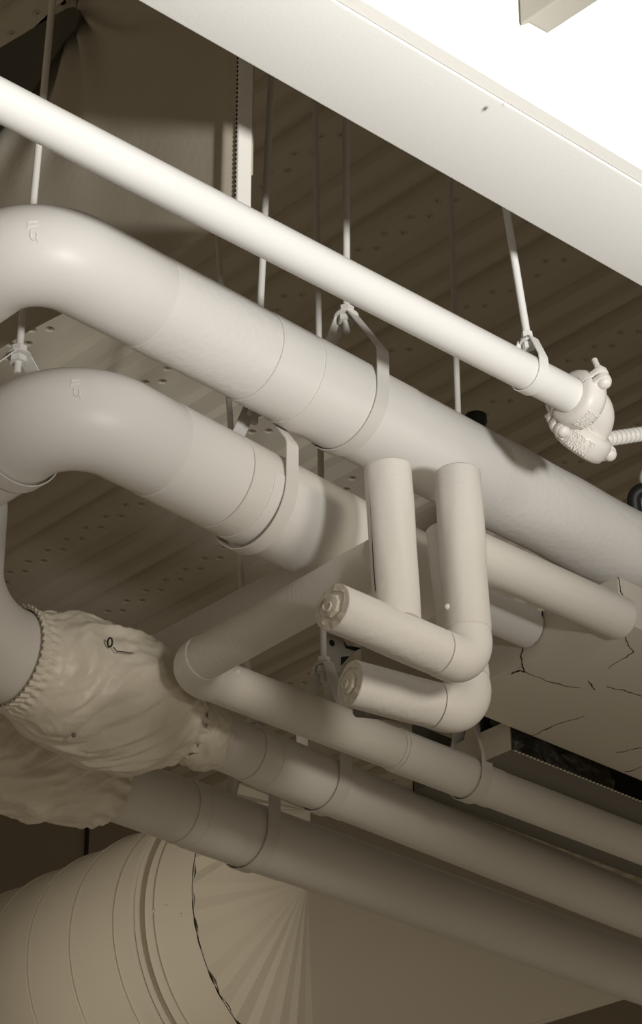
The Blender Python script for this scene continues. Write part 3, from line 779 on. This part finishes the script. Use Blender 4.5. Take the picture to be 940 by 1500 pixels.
# elastic ruffle edge
bm = bmesh.new(); n = 420; rows = []
for k in range(n):
    t = 2*PI*k/n; e = up_*math.cos(t)+sd*math.sin(t); w_ = math.sin(t*44+2*noise.noise(Vector((t*3, 0, 0))))
    rows.append([bm.verts.new(cv0+d_*a+e*(rr+.0032*w_*ww)) for a, rr, ww in ((.018, .1235, .3), (.008, .124, .6), (-.004, .1275, 1), (-.012, .129, 1.5), (-.010, .125, 1.2), (.0, .1205, .5))])
for k in range(n):
    for q_ in range(5): bm.faces.new((rows[k][q_], rows[k][q_+1], rows[(k+1) % n][q_+1], rows[(k+1) % n][q_]))
finish('elastic_edge', bm, M_fabric, tCv, angle=180)
# top seam fin
bm = bmesh.new(); rows = []
for i in range(61):
    s = .03+.80*i/60; t = -.12+.10*math.sin(s*5); e = up_*math.cos(t)+sd*math.sin(t); b_e = up_*math.cos(t+.2)+sd*math.sin(t+.2); r = rad_(s)
    h_ = .012+.006*noise.noise(Vector((s*9, 3, 3)))
    pt = cv0+d_*(s*L_)
    rows.append([bm.verts.new(pt+e*(r-.006)), bm.verts.new(pt+e*(r+h_)+sd*.002*math.sin(i*.9)), bm.verts.new(pt+e*(r+h_)+sd*.003+sd*.002*math.sin(i*.9)), bm.verts.new(pt+e*(r-.006)+sd*.005)])
for i in range(60):
    for q_ in range(4): bm.faces.new((rows[i][q_], rows[i][(q_+1) % 4], rows[i+1][(q_+1) % 4], rows[i+1][q_]))
finish('seam_fin', bm, M_fabric, tCv, angle=60)
def on_cover(u, v, lift=.003):
    """surface point of the cover under a pixel (ray meets the cover solid)"""
    rr = ray(u, v).normalized(); tpos = 5.0
    while tpos < 9:
        p = rr*tpos; w_ = p-cv0; s = w_.dot(d_)/L_
        if 0 < s < 1 and (w_-d_*w_.dot(d_)).length < rad_(s)+.008: return p-rr*lift
        tpos += .002
    return rr*6.4
ce = on_cover(161, 941, .006); vr = (-ce).normalized(); aa = vr.cross(Zu).normalized(); ab = aa.cross(vr)
bm = bmesh.new(); pts = [(ce+aa*.0055*math.cos(2*PI*k/24)+ab*.0105*math.sin(2*PI*k/24), .0022) for k in range(25)]; sweep(bm, pts, 8); finish('eyelet', bm, M_black, tCv)
bm = bmesh.new(); sweep(bm, [(on_cover(u, v, .004), .0014) for u, v in ((166, 948), (171, 954), (182, 955), (195, 957))], 6); finish('draw_thread', bm, M_black, tCv)
bm = bmesh.new(); ct = on_cover(108, 1077, .002); sweep(bm, [(ct-ray(108, 1077)*.006, .001), (ct-ray(108, 1077)*.004, .005), (ct+ray(108, 1077)*.0005, .006)], 14); finish('stain', bm, M_steel, tCv)
# crumpled tail of the cover
bm = bmesh.new(); tp = at_u(Ea, Ed, 292); nn = 60; rows = []
for i in range(25):
    s = i/24; row = []
    for k in range(nn):
        t = 2*PI*k/nn; e = up_*math.cos(t)+sd*math.sin(t)
        r = .076+.010*math.sin(PI*s)+.008*noise.noise(Vector((s*6, math.cos(t)*3, math.sin(t)*3+1)))+.012*max(0, -math.cos(t+.3))*s
        row.append(bm.verts.new(cv1+d_*(-.02+.085*s+.012*noise.noise(Vector((t*2, 4, 0))))+e*r))
    rows.append(row)
for i in range(24):
    for k in range(nn): bm.faces.new((rows[i][k], rows[i][(k+1) % nn], rows[i+1][(k+1) % nn], rows[i+1][k]))
finish('tied_tail', bm, M_fabric, tCv, angle=180)
fv0 = at_u(Fa, Fd, -140); fv1 = at_u(Fa, Fd, 158)
tCv2 = Thing('valve_cover', 'rear wrinkled cloth valve cover, lower and partly hidden by the front one', 'valve cover', fv0, 'cloth valve covers')
cover(tCv2, M_fabric, fv0, fv1, [(0, .13), (.3, .150), (.6, .152), (.85, .140), (.97, .118), (1, .106)], 11.0, 1.25)

# ================================================================== SMALL THINGS
# black cap behind the upper fat pipe
q = P(697, 622, 6.75); bm = bmesh.new(); sweep(bm, [(q+Vector((0, 0, .02)), .020), (q+Vector((0, 0, .025)), .027), (q+Vector((0, 0, .006)), .028), (q+Vector((0, 0, 0)), .024), (q-Vector((0, 0, .09)), .022)], 28)
tag(finish('rubber_cap', bm, M_black, None, q), 'small black rubber cap poking up behind the upper fat pipe', 'cap')
# dark clamped pipe at right edge
q0 = P(926, 716, 7.9); q1 = P(985, 720, 7.9)
tP = Thing('hose_clamp_fitting', 'dark clamp fitting with pale pipe end at right edge', 'pipe fitting', q0)
bm = bmesh.new(); sweep(bm, fillet([P(934, 748, 7.9), q0, q1], .03, 10) and [(p, .020) for p in fillet([P(930, 750, 7.9), q0, q1], .03, 10)], 24); finish('clamp', bm, M_black, tP)
bm = bmesh.new(); q_ = P(958, 700, 7.95); capsule(bm, q_, -Fw, .03, .045, 28); finish('pipe_end', bm, M_metal, tP)
bm = bmesh.new(); q_ = P(938, 738, 7.95); capsule(bm, q_, -Fw, .03, .035, 24); finish('pipe_end', bm, M_steel, tP)

bm = bmesh.new(); qd = P(980, 719, 7.9); sweep(bm, [(qd-Vector((0, 0, .05)), .019), (Vector((qd.x, qd.y, ZD-.03)), .019)], 20); finish('drop_pipe', bm, M_metal, tP)

# embossed marks on the elbows: two bars above a hook
def emboss(th, cx, cy, r, axis_pts, k):
    def hit(u, v):
        rr = ray(u, v).normalized(); t = 4.5
        while t < 8:
            p = rr*t; dm = min((p-a_).length for a_ in axis_pts)
            if dm < r+.0012: return p
            t += .0015
        return rr*6
    strokes = [[(-8, -22), (9, -24)], [(-7, -15), (9, -17)], [(-6, -22), (-8, -12)], [(-2, -8), (-3, 2), (1, 8), (5, 8), (8, 1), (7, -6)], [(7, 4), (10, 12)]]
    bm = bmesh.new()
    for s_ in strokes:
        sweep(bm, [(hit(cx+a_*k, cy+b_*k), .0013) for a_, b_ in s_], 6)
    finish('embossed_mark', bm, M_smooth, th)
def dense(pts, n=300):
    out = []
    for i in range(len(pts)-1):
        L = (pts[i+1]-pts[i]).length; m2_ = max(1, int(L/.004)); out += [lerp(pts[i], pts[i+1], q_/m2_) for q_ in range(m2_)]
    return out
stA = dense(fillet([A_el, cor, cor+Yv*.5], .13, 28)); stB_ = dense(fillet([B_el, corB, corB+Yv*.5], .14, 28))
emboss(tA, 47, 345, rA, stA, .9); emboss(tB, 110, 575, rB, stB_, .8)

# ================================================================== LIGHT
def spot(loc, tgt, power, col, size, ang, blend=1.0):
    l = bpy.data.lights.new('key_fill_spot', 'SPOT'); l.energy = power; l.color = col; l.shadow_soft_size = size; l.spot_size = ang; l.spot_blend = blend
    o = bpy.data.objects.new('key_fill_spot', l); C.objects.link(o); o.location = Vector(loc)+O
    o.rotation_euler = (Vector(tgt)-Vector(loc)).to_track_quat('-Z', 'Y').to_euler(); return o
LK = Vector((1.5, -2.6, 0))
o_ = spot(LK, LK+Vector((1.75, 5.8, 4.78)), 3100, (1, .985, .945), .26, math.radians(35)); o_.scale = (3, 1, 1)
spot((3.2, .2, 2.30), (3.72, 3.75, 2.60), 265, (1, .92, .80), .4, math.radians(23))  # added fill that brightens the front loop and its header, not an actual lamp
spot((1.0, 6.2, 1.6), (5.2, 6.5, 2.93), 250, (1, .88, .70), .3, math.radians(30))  # added fill to lift the round duct and folded cone, no real fixture
w = bpy.data.worlds.new('world'); bpy.context.scene.world = w; w.use_nodes = True
nt = w.node_tree; bg = nt.nodes['Background']; bg.inputs['Color'].default_value = (1, .83, .60, 1); bg.inputs['Strength'].default_value = .16
sc_ = bpy.context.scene; sc_.view_settings.view_transform = 'Standard'; sc_.view_settings.look = 'None'; sc_.view_settings.exposure = 0; sc_.view_settings.gamma = 1
sc_.cycles.max_bounces = 6
